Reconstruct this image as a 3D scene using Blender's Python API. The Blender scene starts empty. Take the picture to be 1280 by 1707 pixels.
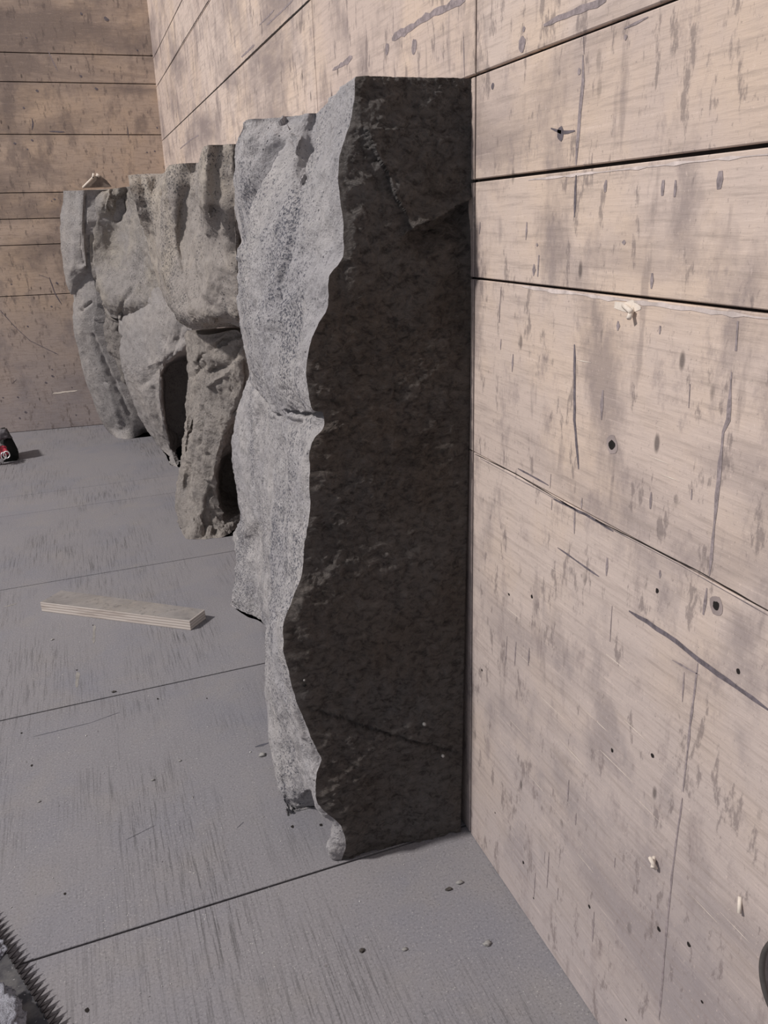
import bpy, bmesh, math, random
from mathutils import Vector, Matrix, noise
random.seed(7)
S = 0.65          # metres per unit of camera height
WX = 0.494        # right wall plane (units), camera stands at x = 0, z = 1
ZT = 1.165        # top of the rocks

# ---------------------------------------------------------------- camera
MR = [[0.9343669858846698, -0.3547982428499912, -0.032810707998392946],
      [-0.1522492646452967, -0.31429650400371756, -0.937036749005079],
      [0.3221467012150886, 0.8805316089962926, -0.34768604869139724]]
F = 1310.807
sc = bpy.context.scene
cam = bpy.data.cameras.new('camera')
co = bpy.data.objects.new('camera', cam)
sc.collection.objects.link(co)
cam.sensor_fit = 'HORIZONTAL'
cam.sensor_width = 36
cam.lens = F / 1280 * 36
cam.clip_start = 0.02
r_, d_, f_ = [Vector(v) for v in MR]
m = Matrix((r_, -d_, -f_)).transposed().to_4x4()
m.translation = Vector((0, 0, S))
co.matrix_world = m
sc.camera = co
sc.view_settings.view_transform = 'Standard'
sc.view_settings.look = 'None'
sc.view_settings.exposure = 0.0
sc.view_settings.gamma = 1
sc.view_settings.use_curve_mapping = False

# ---------------------------------------------------------------- light
w = bpy.data.worlds.new('room_air'); sc.world = w
w.use_nodes = True
w.node_tree.nodes['Background'].inputs[0].default_value = (0.88, 0.90, 1.0, 1)
w.node_tree.nodes['Background'].inputs[1].default_value = 0.33

def area(name, loc, target, size, power, col):
    l = bpy.data.lights.new(name, 'AREA'); l.shape = 'DISK'; l.size = size; l.energy = power; l.color = col
    o = bpy.data.objects.new(name, l); sc.collection.objects.link(o)
    o.location = loc
    o.rotation_euler = (Vector(target) - Vector(loc)).to_track_quat('-Z', 'Y').to_euler()
    return o
area('work_lamp', (-4.2, 0.84, 4.6), (0.2, 1.0, 0.3), 0.42, 360, (1.0, 0.945, 0.90))

# ---------------------------------------------------------------- helpers
def ray(x, y):
    v = ((x - 640) / F, (y - 853.5) / F, 1.0)
    return Vector([MR[0][k] * v[0] + MR[1][k] * v[1] + MR[2][k] * v[2] for k in range(3)])
def on_floor(x, y, z=0.0):
    d = ray(x, y); q = d * ((z - 1) / d.z); return Vector((q.x, q.y, z))
def on_wall(x, y, off=0.0):
    d = ray(x, y); q = d * ((WX - off) / d.x); return Vector((q.x, q.y, q.z + 1))
def on_back(x, y, off=0.0):
    d = ray(x, y)      # Y = 4.5 - .1 X - .12 Z
    t = (4.5 - off - .12) / (d.y + .1 * d.x + .12 * d.z); q = d * t; return Vector((q.x, q.y, q.z + 1))
def on_depth(x, y, Y):
    d = ray(x, y); q = d * (Y / d.y); return Vector((q.x, q.y, q.z + 1))

def link(name, bm, mats, parent=None, smooth=True):
    me = bpy.data.meshes.new(name)
    bmesh.ops.recalc_face_normals(bm, faces=bm.faces) if not bm.get('keep') else None
    bm.to_mesh(me); bm.free()
    for mm in (mats if isinstance(mats, (list, tuple)) else [mats]): me.materials.append(mm)
    if smooth:
        for p in me.polygons: p.use_smooth = True
    o = bpy.data.objects.new(name, me); sc.collection.objects.link(o)
    if parent: o.parent = parent
    return o
class BM:
    """bmesh in units; scaled to metres on build"""
    def __init__(s): s.bm = bmesh.new()
    def v(s, p): return s.bm.verts.new(Vector(p) * S)
    def f(s, vs, mi=0):
        try: fc = s.bm.faces.new(vs)
        except ValueError: return None
        fc.material_index = mi; return fc
    def build(s, name, mats, parent=None, smooth=True, recalc=True):
        if recalc: bmesh.ops.recalc_face_normals(s.bm, faces=s.bm.faces)
        me = bpy.data.meshes.new(name); s.bm.to_mesh(me); s.bm.free()
        for mm in (mats if isinstance(mats, (list, tuple)) else [mats]): me.materials.append(mm)
        if smooth:
            for p in me.polygons: p.use_smooth = True
        o = bpy.data.objects.new(name, me); sc.collection.objects.link(o)
        if parent: o.parent = parent
        return o
def tag(o, label=None, cat=None, group=None, kind=None):
    if label: o['label'] = label
    if cat: o['category'] = cat
    if group: o['group'] = group
    if kind: o['kind'] = kind
    return o

# ---------------------------------------------------------------- materials
class NT:
    def __init__(s, name, rough=0.9, spec=0.25):
        s.m = bpy.data.materials.new(name); s.m.use_nodes = True
        s.t = s.m.node_tree; s.b = s.t.nodes['Principled BSDF']
        s.b.inputs['Roughness'].default_value = rough
        s.b.inputs['Specular IOR Level'].default_value = spec
        s.co = s.n('ShaderNodeTexCoord').outputs['Object']
    def n(s, ty, **k):
        q = s.t.nodes.new(ty)
        for a, b in k.items(): setattr(q, a, b)
        return q
    def l(s, a, b): s.t.links.new(a, b)
    def scale(s, vec, co=None):
        q = s.n('ShaderNodeMapping'); q.inputs['Scale'].default_value = vec
        s.l(co or s.co, q.inputs[0]); return q.outputs[0]
    def noise(s, sc_, co=None, det=5, rough=.6, dist=0.):
        q = s.n('ShaderNodeTexNoise'); q.inputs['Scale'].default_value = sc_
        q.inputs['Detail'].default_value = det; q.inputs['Roughness'].default_value = rough
        q.inputs['Distortion'].default_value = dist
        s.l(co or s.co, q.inputs['Vector']); return q.outputs['Fac']
    def vor(s, sc_, co=None, out='Distance', rnd=1.):
        q = s.n('ShaderNodeTexVoronoi'); q.inputs['Scale'].default_value = sc_
        q.inputs['Randomness'].default_value = rnd
        s.l(co or s.co, q.inputs['Vector']); return q.outputs[out]
    def ramp(s, x, a, b, ya=0., yb=1.):
        q = s.n('ShaderNodeMapRange'); q.inputs[1].default_value = a; q.inputs[2].default_value = b
        q.inputs[3].default_value = ya; q.inputs[4].default_value = yb
        s.l(x, q.inputs[0]); return q.outputs[0]
    def math(s, op, a, b):
        q = s.n('ShaderNodeMath', operation=op)
        for i, x in enumerate((a, b)):
            if isinstance(x, (int, float)): q.inputs[i].default_value = x
            else: s.l(x, q.inputs[i])
        return q.outputs[0]
    def mix(s, fac, a, b, mode='MIX'):
        q = s.n('ShaderNodeMix', data_type='RGBA', blend_type=mode)
        for i, x in ((0, fac), (6, a), (7, b)):
            if isinstance(x, (int, float)): q.inputs[i].default_value = x
            elif isinstance(x, tuple): q.inputs[i].default_value = (*x, 1)
            else: s.l(x, q.inputs[i])
        return q.outputs[2]
    def bump(s, h, strength, dist, prev=None):
        q = s.n('ShaderNodeBump'); q.inputs['Strength'].default_value = strength
        q.inputs['Distance'].default_value = dist; s.l(h, q.inputs['Height'])
        if prev: s.l(prev, q.inputs['Normal'])
        return q.outputs[0]
    def done(s, col, nrm=None):
        if isinstance(col, tuple): s.b.inputs['Base Color'].default_value = (*col, 1)
        else: s.l(col, s.b.inputs['Base Color'])
        if nrm: s.l(nrm, s.b.inputs['Normal'])
        return s.m

def rock_mat(name, base, tint, speck=.5, dark=(.035, .037, .045), gscale=1.0, bump=.5, light=(.62, .62, .66), pores=1.0):
    k = NT(name, .93, .2)
    big = k.noise(7, det=4); mid = k.noise(48, det=8, rough=.72); fine = k.noise(260 * gscale, det=4, rough=.7)
    col = k.mix(k.ramp(big, .40, .64), base, tint)
    col = k.mix(k.ramp(mid, .42, .66, 0, .5), col, tuple(c * .6 for c in base))
    # dark mineral grains, thicker in some zones
    zone = k.ramp(k.noise(9.5, k.scale((1, 1, .45)), det=3), .42, .62)
    thr = k.math('ADD', k.math('MULTIPLY', zone, .15 * speck), fine)
    grains = k.ramp(thr, .60, .66)
    col = k.mix(k.math('MULTIPLY', grains, min(1, .35 + speck * .55)), col, dark)
    vz = k.vor(330 * gscale); lg = k.ramp(vz, .10, .20, 1, 0)
    lz = k.math('MULTIPLY', lg, k.ramp(k.noise(60, det=2), .5, .62))
    col = k.mix(k.math('MULTIPLY', lz, .75), col, light)
    pv = k.ramp(k.vor(95 * gscale), .10, .17, 1, 0)
    pz = k.math('MULTIPLY', pv, k.ramp(k.noise(30, det=2), .52, .6))
    col = k.mix(k.math('MULTIPLY', pz, .8 * pores), col, tuple(c * .6 for c in dark))
    h = k.math('ADD', k.math('MULTIPLY', mid, 2.0), k.math('MULTIPLY', fine, .8))
    h = k.math('SUBTRACT', h, k.math('MULTIPLY', pz, .5 * pores))
    return k.done(col, k.bump(h, bump, .005))

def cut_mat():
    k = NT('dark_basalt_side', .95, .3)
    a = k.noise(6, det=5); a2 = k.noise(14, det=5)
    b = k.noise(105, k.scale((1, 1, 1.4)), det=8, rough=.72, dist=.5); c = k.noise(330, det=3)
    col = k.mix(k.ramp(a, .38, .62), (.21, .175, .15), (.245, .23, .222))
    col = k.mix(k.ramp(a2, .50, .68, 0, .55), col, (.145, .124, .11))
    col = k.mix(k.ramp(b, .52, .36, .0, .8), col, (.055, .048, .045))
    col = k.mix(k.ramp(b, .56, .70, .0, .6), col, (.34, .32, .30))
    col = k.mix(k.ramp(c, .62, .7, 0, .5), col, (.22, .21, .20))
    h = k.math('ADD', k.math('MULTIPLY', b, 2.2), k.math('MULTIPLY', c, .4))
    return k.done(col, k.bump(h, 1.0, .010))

def board_mat(name, base, tint, stain, axis, stain_amt=.8, streak=.6, rough=.78, greying=False):
    """film faced plywood; axis = grain axis (0 x, 1 y, 2 z)"""
    k = NT(name, rough, .3)
    g = [1, 1, 1]; g[axis] = .06
    gr = k.noise(230, k.scale(tuple(g)), det=7, rough=.75)
    g2 = [1, 1, 1]; g2[axis] = .35
    blot = k.noise(5.2, k.scale(tuple(g2)), det=7, rough=.62, dist=.4)
    blot2 = k.noise(15, k.scale((1, 1, .6)), det=6, rough=.6)
    dirt = k.noise(70, k.scale((1, 1, .35)), det=5, rough=.7)
    oi = k.n('ShaderNodeNewGeometry').outputs['Random Per Island']
    col = k.mix(k.ramp(oi, 0, 1), base, tint)
    col = k.mix(k.ramp(k.noise(8, det=5), .46, .62, 0, .55), col, (tint[0] * 1.06, tint[1] * 1.0, tint[2] * .88))
    col = k.mix(k.ramp(blot, .48, .62, 0, stain_amt), col, stain)
    col = k.mix(k.ramp(blot2, .54, .66, 0, stain_amt * .8), col, stain)
    if greying:      # boards blend to a darker grey towards the floor, edge broken by noise
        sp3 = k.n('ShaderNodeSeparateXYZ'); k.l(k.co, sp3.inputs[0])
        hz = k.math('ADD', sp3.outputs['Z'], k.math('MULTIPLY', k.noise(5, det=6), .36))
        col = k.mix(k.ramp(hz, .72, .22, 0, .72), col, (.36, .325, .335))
    col = k.mix(k.ramp(gr, .5, .72, 0, streak), col, tuple(c * .5 for c in base))
    col = k.mix(k.ramp(gr, .42, .3, 0, streak * .55), col, tuple(min(1, c * 1.3) for c in tint))
    col = k.mix(k.ramp(dirt, .575, .64, 0, .62), col, tuple(c * .75 for c in stain))
    fl_ = k.noise(38, k.scale((1, 1, .22)), det=4, rough=.6)
    col = k.mix(k.ramp(fl_, .62, .69, 0, .42), col, tuple(c * .85 for c in stain))
    pit = k.noise(330, k.scale((1, 1, .6)), det=4, rough=.8)
    col = k.mix(k.ramp(pit, .60, .70, 0, .55), col, tuple(c * .7 for c in stain))
    col = k.mix(k.ramp(pit, .40, .32, 0, .35), col, tuple(min(1, c * 1.25) for c in tint))
    b4 = k.noise(34, k.scale((1, 1, .5)), det=6, rough=.75)
    col = k.mix(k.ramp(b4, .55, .66, 0, .5), col, tuple(c * 1.15 for c in stain))
    sp = k.math('MULTIPLY', k.ramp(k.vor(42, k.scale((1, 1, .42))), .07, .13, 1, 0), k.ramp(k.noise(9, det=2), .45, .58))
    col = k.mix(k.math('MULTIPLY', sp, .75), col, tuple(c * .35 for c in stain))
    h = k.math('ADD', k.math('MULTIPLY', gr, .8), k.math('MULTIPLY', dirt, .5))
    return k.done(col, k.bump(h, .35, .0015))

def plain(name, col, rough=.85, spec=.3, metal=0., amp=.25, sc_=90, bump=.2):
    k = NT(name, rough, spec); k.b.inputs['Metallic'].default_value = metal
    nz = k.noise(sc_, det=5)
    c = k.mix(k.ramp(nz, .3, .7, 0, 1), tuple(x * (1 - amp) for x in col), tuple(min(1, x * (1 + amp)) for x in col))
    return k.done(c, k.bump(nz, bump, .001))

def floor_mat():
    k = NT('grey_floor_boards', .8, .3)
    gr = k.noise(360, k.scale((1, .03, 1)), det=6, rough=.78)
    gz = k.ramp(k.noise(4.5, k.scale((1, .5, 1)), det=3), .42, .62)
    blot = k.noise(6, det=6, dist=.3); fine = k.noise(420, det=3, rough=.8)
    oi = k.n('ShaderNodeNewGeometry').outputs['Random Per Island']
    col = k.mix(k.ramp(oi, 0, 1), (.235, .226, .240), (.255, .244, .256))
    col = k.mix(k.ramp(blot, .48, .7, 0, .5), col, (.19, .195, .235))
    col = k.mix(k.ramp(k.noise(11, det=5), .52, .75, 0, .55), col, (.27, .25, .24))
    st = k.math('MULTIPLY', k.ramp(gr, .52, .62), gz)
    col = k.mix(k.math('MULTIPLY', st, .75), col, (.07, .068, .07))
    col = k.mix(k.ramp(fine, .55, .66, 0, .6), col, (.10, .098, .105))
    col = k.mix(k.ramp(fine, .44, .36, 0, .5), col, (.36, .35, .36))
    cr = k.math('MULTIPLY', k.ramp(k.vor(210), .09, .16, 1, 0), k.ramp(k.noise(10, det=4), .42, .60))
    col = k.mix(k.math('MULTIPLY', cr, .75), col, (.46, .45, .44))
    h = k.math('SUBTRACT', k.math('MULTIPLY', fine, .5), st)
    return k.done(col, k.bump(h, .4, .0012))

M_slab = rock_mat('slab_grey', (.45, .435, .45), (.53, .505, .50), speck=.8, gscale=1.45, bump=.8, dark=(.06, .065, .09), light=(.80, .80, .86))
M_mid = rock_mat('boulder_beige_grey', (.325, .295, .275), (.41, .362, .31), speck=.7)
M_fold = rock_mat('folded_rock_grey', (.325, .298, .28), (.42, .38, .345), speck=.35, bump=.9, pores=.6)
M_back = rock_mat('rear_rock_grey', (.325, .302, .29), (.405, .365, .315), speck=.5, pores=.6, bump=.7)
M_smooth = rock_mat('smooth_rock_grey', (.355, .335, .33), (.415, .382, .362), speck=.4, pores=.5, bump=.7)
M_cut = cut_mat()
M_wall = board_mat('plywood_wall_boards', (.57, .465, .41), (.65, .54, .475), (.25, .205, .20), 1, greying=True)
M_bwall = board_mat('plywood_back_boards', (.45, .345, .275), (.54, .42, .34), (.19, .15, .135), 0, greying=True)
M_floor = floor_mat()
M_gap = plain('dark_gap', (.018, .015, .014))
M_mark = plain('faded_marker', (.29, .245, .25), sc_=260, amp=.35)
M_mark2 = plain('dark_marker', (.15, .13, .145), sc_=260, amp=.35)
M_pale = plain('bare_pale_wood', (.74, .66, .58), sc_=200, amp=.12)
M_stain = plain('grey_smear', (.33, .275, .265), sc_=60, amp=.2)

# ---------------------------------------------------------------- the setting
def board(b, P, a0, a1, c0, c1, g, ch=.0018, dep=.02, gl=None, gh=None):
    """P(a, c, h): surface point, h = height above nominal. c0/c1 may be functions of a"""
    fc = lambda c, a: c(a) if callable(c) else c
    gl = g if gl is None else gl; gh = g if gh is None else gh
    def ring(gg, h):
        e = gg - g
        return [b.v(P(a, fc(c, a) + s, h)) for a, c, s in ((a0 + gg, c0, gl + e), (a1 - gg, c0, gl + e), (a1 - gg, c1, -gh - e), (a0 + gg, c1, -gh - e))]
    r0, r1, r2 = ring(g + ch, 0), ring(g, -ch), ring(g, -dep)
    b.f(r0)
    for ra, rb in ((r0, r1), (r1, r2)):
        for i in range(4): b.f([ra[i], ra[(i + 1) % 4], rb[(i + 1) % 4], rb[i]])
    b.f(list(reversed(r2)))

def ribbon(b, pts, wid, mi=1, rag=.25):
    """flat worn mark on a surface: pts are surface points, wid widths; b.nrm surface normal"""
    n = b.nrm; L = []
    # resample
    P = []
    for i in range(len(pts) - 1):
        k = max(1, int((pts[i + 1] - pts[i]).length / .012))
        for j in range(k): P.append((pts[i].lerp(pts[i + 1], j / k), (i + j / k) / (len(pts) - 1)))
    P.append((pts[-1], 1.))
    for i, (p, t) in enumerate(P):
        a = P[max(0, i - 1)][0]; c = P[min(len(P) - 1, i + 1)][0]
        s = (c - a).normalized().cross(n)
        w_ = wid if not isinstance(wid, (list, tuple)) else wid[0] + (wid[1] - wid[0]) * t
        w_ *= 1 + random.uniform(-rag, rag)
        if i in (0, len(P) - 1): w_ *= .35
        p = p + s * w_ * random.uniform(-.15, .15)
        L.append((b.v(p + s * w_ / 2), b.v(p - s * w_ / 2)))
    for i in range(len(L) - 1): b.f([L[i][0], L[i + 1][0], L[i + 1][1], L[i][1]], mi)
def blob(b, c, ru, rv, ax_u, ax_v, mi=1, n=14):
    ph = random.uniform(0, 9)
    vs = []
    for i in range(n):
        a = i / n * math.tau; q = 1 + .28 * noise.noise(Vector((math.cos(a) + ph, math.sin(a), ph))) * 1.6
        vs.append(b.v(c + ax_u * ru * q * math.cos(a) + ax_v * rv * q * math.sin(a)))
    b.f(vs, mi)

# floor
FS = [-1.05, -.4, .31, .992, 1.672, 2.406, 3.114, 3.356, 4.02, 4.62]
b = BM(); b.nrm = Vector((0, 0, 1))
FG = [.001, .001, .0012, .0019, .0021, .0019, .0015, .0015, .0012, .001]
for i in range(len(FS) - 1):
    P = lambda a, c, h: (a, c, h)
    board(b, P, -3.0, WX + .02, FS[i], FS[i + 1], .001, ch=.0008, gl=FG[i], gh=FG[i + 1])
for vs in ([(-3, -1.1, -.006), (WX + .02, -1.1, -.006), (WX + .02, 4.65, -.006), (-3, 4.65, -.006)],):
    b.f([b.v(p) for p in vs], 1)
up = .0004
fp = lambda x, y: on_floor(x, y, up)
for pts, wd, mi in [([(157, 1042), (156, 1072)], .007, 3), ([(129, 1120), (128, 1146)], .008, 3),
                    ([(55, 1228), (150, 1205)], .0016, 2), ([(150, 1205), (200, 1187)], .0013, 2),
                    ([(425, 1245), (448, 1238)], .006, 2), ([(395, 1380), (406, 1370)], .003, 2),
                    ([(210, 1400), (260, 1375)], .001, 2), ([(5, 1012), (28, 1006)], .008, 3)]:
    ribbon(b, [fp(*p) for p in pts], wd, mi)
for x, y, r in [(53, 1276, .0025), (36, 1222, .0022), (263, 1165, .002), (487, 1378, .003), (535, 1375, .003), (145, 1684, .003), (603, 1584, .003), (345, 1164, .0018), (155, 1042, .002), (128, 1117, .002), (108, 1490, .002)]:
    blob(b, fp(x, y), r, r * 1.3, Vector((1, 0, 0)), Vector((0, 1, 0)), 1)
fl = b.build('floor', [M_floor, M_gap, plain('floor_scratch', (.10, .10, .12)), plain('floor_patch', (.27, .255, .24))], smooth=False)
tag(fl, kind='structure')

# right wall
WY = [-.9, -.35, .31, .972, 1.648, 2.297, 2.98, 3.66, 4.56]
WZ = [0.0, .686, .924, 1.043, 1.162, 1.394, 1.62, 1.737, 2.05, 2.35]
WG = [.001, .0006, .0014, .0018, .0016, .0012, .001, .001, .001, .001]
b = BM(); b.nrm = Vector((-1, 0, 0))
PW = lambda a, c, h: (WX - h, a, c)
for i in range(len(WY) - 1):
    for j in range(len(WZ) - 1):
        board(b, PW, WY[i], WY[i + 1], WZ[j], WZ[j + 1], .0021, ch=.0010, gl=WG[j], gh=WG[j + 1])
b.f([b.v(p) for p in [(WX + .006, -.95, -.02), (WX + .006, 4.6, -.02), (WX + .006, 4.6, 2.4), (WX + .006, -.95, 2.4)]], 1)
wp = lambda x, y: on_wall(x, y, .0004)
def wr(pts, wd, mi=2, rag=.25): ribbon(b, [wp(*p) for p in pts], wd, mi, rag)
# worn grooves above the joints, pale chipped lips below them
wr([(880, 300), (1010, 286), (1140, 271), (1280, 257)], .0022, 6, .7)
wr([(870, 478), (1000, 495), (1120, 511), (1280, 531)], .003, 6, .7)
# doubled thin joint lower down
wr([(792, 757), (860, 790), (960, 850), (1060, 900), (1160, 950), (1280, 1018)], .0011, 1, .4)
wr([(800, 764), (900, 818), (1000, 872), (1130, 940), (1280, 1026)], .0007, 3, .4)
wr([(863, 781), (914, 809)], .0024, 3); wr([(922, 832), (975, 857), (1022, 886)], .003, 3)
wr([(929, 913), (998, 961)], .0026, 3)
wr([(1048, 1018), (1110, 1057), (1165, 1100), (1230, 1148), (1280, 1183)], .005, 3, .2)
wr([(1120, 1100), (1165, 1125)], .0022, 2)
# felt pen strokes
wr([(906, 42), (955, 20), (1010, 0)], .006, 2); wr([(1040, 48), (1080, 28)], .003, 2)
wr([(971, 92), (972, 135), (966, 190), (960, 275)], .0055, 2, .15)
wr([(960, 292), (957, 362)], .0035, 3, .2)
wr([(957, 574), (958, 640), (957, 700), (964, 782)], .0042, 3, .15)
wr([(958, 850), (957, 890)], .003, 2)
wr([(972, 60), (973, 90)], .002, 2)
wr([(1230, 535), (1226, 585)], .006, 2, .4)
wr([(1219, 620), (1213, 700), (1205, 720), (1198, 800), (1188, 900), (1182, 960)], .0035, 2, .5)
wr([(1178, 980), (1172, 1025)], .0045, 2, .4); wr([(1163, 1105), (1150, 1210), (1138, 1320)], .0026, 2, .4)
wr([(1137, 1330), (1122, 1440), (1110, 1560), (1098, 1700)], .0024, 2, .4)
for (x, y, l, wd) in [(1105, 300, 26, .008), (1126, 300, 28, .007), (878, 370, 30, .004), (898, 425, 36, .005), (890, 440, 20, .005),
                      (835, 478, 60, .002), (835, 565, 18, .003), (855, 590, 30, .003), (1030, 535, 16, .004), (1100, 543, 14, .004), (1005, 650, 50, .004),
                      (1150, 640, 40, .002), (918, 790, 24, .002), (920, 830, 20, .002), (1085, 820, 28, .004), (1153, 815, 18, .003), (970, 830, 18, .004),
                      (845, 1060, 50, .0018), (860, 1070, 40, .003), (882, 1080, 30, .003), (1020, 1010, 60, .002), (1012, 930, 30, .005), (1100, 950, 14, .003),
                      (948, 1300, 36, .002), (915, 1420, 60, .002), (908, 1420, 20, .0015), (990, 1520, 50, .0022), (1025, 1430, 16, .0015), (960, 1355, 20, .002),
                      (1010, 300, 20, .008), (800, 370, 20, .003), (895, 405, 6, .004), (1040, 400, 8, .006), (1087, 455, 26, .007), (1200, 285, 30, .012), (1140, 1120, 50, .0018),
                      (892, 1455, 40, .002), (930, 1480, 20, .002)]:
    wr([(x, y), (x - l * .03, y + l * .5), (x - l * .06, y + l)], wd, 2, .5)
# far part of the wall
wr([(515, 0), (430, 80), (350, 158), (274, 231)], .0030, 1, .15)
wr([(348, 0), (305, 70), (263, 142)], .0026, 1, .15); wr([(303, 0), (280, 47), (259, 91)], .0022, 1, .15)
wr([(300, 248), (318, 233), (331, 225)], .004, 2); wr([(432, 42), (450, 24), (457, 16)], .003, 2)
wr([(444, 42), (470, 18), (488, 0)], .004, 2); wr([(402, 95), (424, 75)], .005, 2)
wr([(653, 65), (690, 42), (730, 18), (775, 0)], .009, 2, .3); pass
wr([(554, 117), (575, 104), (587, 95)], [.004, .011], 2)
for x, y, r in [(934, 222, .008), (1020, 741, .006), (1193, 1010, .0055), (886, 995, .0035), (1095, 985, .003), (870, 72, .009), (873, 48, .003), (821, 144, .004), (1043, 62, .003), (848, 991, .0025), (803, 1117, .003),
                (1020, 1251, .003), (1087, 1260, .0035), (1148, 1575, .0035), (872, 1438, .003), (825, 1355, .0018), (889, 1497, .002), (982, 1511, .003), (1098, 1549, .0035), (1170, 1670, .002), (1043, 1700, .002), (1230, 1119, .003), (645, 82, .01), (690, 78, .012), (965, 120, .004)]:
    c = wp(x, y)
    if r > .0052 and y > 700: blob(b, c, r * 1.7, r * 1.5, Vector((0, 1, 0)), Vector((0, 0, 1)), 5); c = c + Vector((-.0003, 0, 0))
    blob(b, c, r * .8, r * .8, Vector((0, 1, 0)), Vector((0, 0, 1)), 2 if y < 130 else 3 if y < 700 else 1)
wr([(918, 214), (935, 221), (958, 218)], .003, 3, .6)
wr([(772, 60), (774, 130)], .0018, 2)
# bare torn wood
wr([(1024, 508), (1040, 512), (1068, 514)], .012, 4, .6)
for (x, y, l) in [(860, 1085, 60), (900, 1160, 90), (930, 1230, 80), (970, 1180, 70), (1000, 1250, 80), (1040, 1200, 60), (850, 1200, 70), (1060, 1330, 60), (880, 1290, 60), (840, 1010, 60), (960, 1420, 50), (1150, 1490, 50), (1200, 1520, 50), (960, 600, 60), (1050, 590, 50), (1080, 760, 70), (1100, 790, 60), (1010, 1090, 50), (910, 940, 50)]:
    a = wp(x, y); dy = l / 1310 * (1.0 if y > 900 else .6)
    ribbon(b, [a, a + Vector((0, -dy, random.uniform(-.002, .002)))], .0007, 4, .7)
b.bm.faces.ensure_lookup_table()
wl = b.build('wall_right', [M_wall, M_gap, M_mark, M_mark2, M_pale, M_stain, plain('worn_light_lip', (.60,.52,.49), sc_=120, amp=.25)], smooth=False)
tag(wl, kind='structure')

# back wall (leans a touch, as the photo shows)
b = BM(); b.nrm = Vector((0, -1, 0))
def PB(a, c, h): return (a, 4.5 - .1 * a - .12 * c - h, c)
lines = [((0, 495), (118, 489.5)), ((0, 410), (98, 407)), ((0, 366), (100, 364.5)), ((0, 322), (106, 321.5)), ((0, 224), (273, 228)), ((0, 136), (264, 143)), ((0, 87), (258, 96))]
def zl(p, q):
    A, B_ = on_back(*p), on_back(*q); s = (B_.z - A.z) / (B_.x - A.x) * .5
    return lambda a: A.z + s * (a - A.x)
cuts = [lambda a: 0.0] + [zl(*l) for l in lines] + [lambda a: 2.05, lambda a: 2.35]
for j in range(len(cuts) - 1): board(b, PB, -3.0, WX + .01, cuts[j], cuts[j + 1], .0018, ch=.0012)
b.f([b.v(PB(*p)) for p in [(-3, -.02, -.008), (WX + .05, -.02, -.008), (WX + .05, 2.4, -.008), (-3, 2.4, -.008)]], 1)
bp = lambda x, y: on_back(x, y, .0006)
for pts, wd, mi in [([(53, 197), (55, 205), (53, 217)], .006, 3), ([(82, 219), (108, 220)], .006, 3), ([(212, 211), (214, 228)], .004, 3),
                    ([(0, 517), (25, 545), (50, 568), (97, 591)], .003, 3), ([(82, 462), (92, 490), (103, 508)], .005, 3), ([(65, 458), (82, 464)], .002, 3),
                    ([(88, 656), (129, 651)], .007, 4), ([(28, 632), (20, 640)], .002, 3), ([(80, 85), (96, 118)], .005, 2)]:
    ribbon(b, [bp(*p) for p in pts], wd, mi)
for x, y, r in [(178, 31, .016), (136, 23, .009), (62, 151, .009), (161, 148, .009), (40, 180, .008), (54, 234, .008), (25, 239, .008), (46, 249, .006), (229, 84, .006), (245, 254, .006), (258, 252, .006), (135, 127, .008), (86, 335, .004),
                (91, 332, .007), (19, 474, .006), (95, 472, .01), (46, 544, .008), (86, 511, .007), (87, 616, .006), (88, 627, .009), (77, 638, .01), (30, 662, .007), (5, 663, .007), (43, 687, .009), (33, 697, .009), (120, 646, .006), (127, 692, .007), (44, 63, .005), (262, 213, .006)]:
    blob(b, bp(x, y), r * .75, r * .6, Vector((1, 0, 0)), Vector((0, 0, 1)), 3)
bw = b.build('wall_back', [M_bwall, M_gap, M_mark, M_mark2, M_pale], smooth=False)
tag(bw, kind='structure')

# ---------------------------------------------------------------- rocks
def fbm(p, o=4, H=.9): return noise.fractal(p, H, 2.1, o)
AXR, AXD, AXF = [Vector(v) for v in MR]
def ctrl(c):
    if len(c) == 4: return Vector(c[:3])
    x, y, Y = c
    if Y == 'F': return on_floor(x, y)
    if Y == 'T': return on_floor(x, y, ZT)
    return on_depth(x, y, Y)
def cr(p0, p1, p2, p3, t, k=.42):
    m1 = (p2 - p0) * k; m2 = (p3 - p1) * k
    t2, t3 = t * t, t * t * t
    return p1 * (2 * t3 - 3 * t2 + 1) + m1 * (t3 - 2 * t2 + t) + p2 * (-2 * t3 + 3 * t2) + m2 * (t3 - t2)
def spl(P, ns):
    out = []
    for i in range(len(P) - 1):
        a = P[i - 1] if i else P[0] * 2 - P[1]; d = P[i + 2] if i + 2 < len(P) else P[-1] * 2 - P[-2]
        for j in range(ns[i]): out.append(cr(a, P[i], P[i + 1], d, j / ns[i]))
    out.append(P[-1].copy()); return out
def grid_of(rows, step=.008):
    C = [[ctrl(c) for c in r] for r in rows]
    nu = [max(2, min(60, int(max((C[i][j + 1] - C[i][j]).length for i in range(len(C))) / step))) for j in range(len(C[0]) - 1)]
    nv = [max(2, min(60, int(max((C[i + 1][j] - C[i][j]).length for j in range(len(C[0]))) / step))) for i in range(len(C) - 1)]
    R = [spl(r, nu) for r in C]
    cols = [spl([R[i][j] for i in range(len(R))], nv) for j in range(len(R[0]))]
    return [[cols[j][i] for j in range(len(cols))] for i in range(len(cols[0]))], nu, nv
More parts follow.
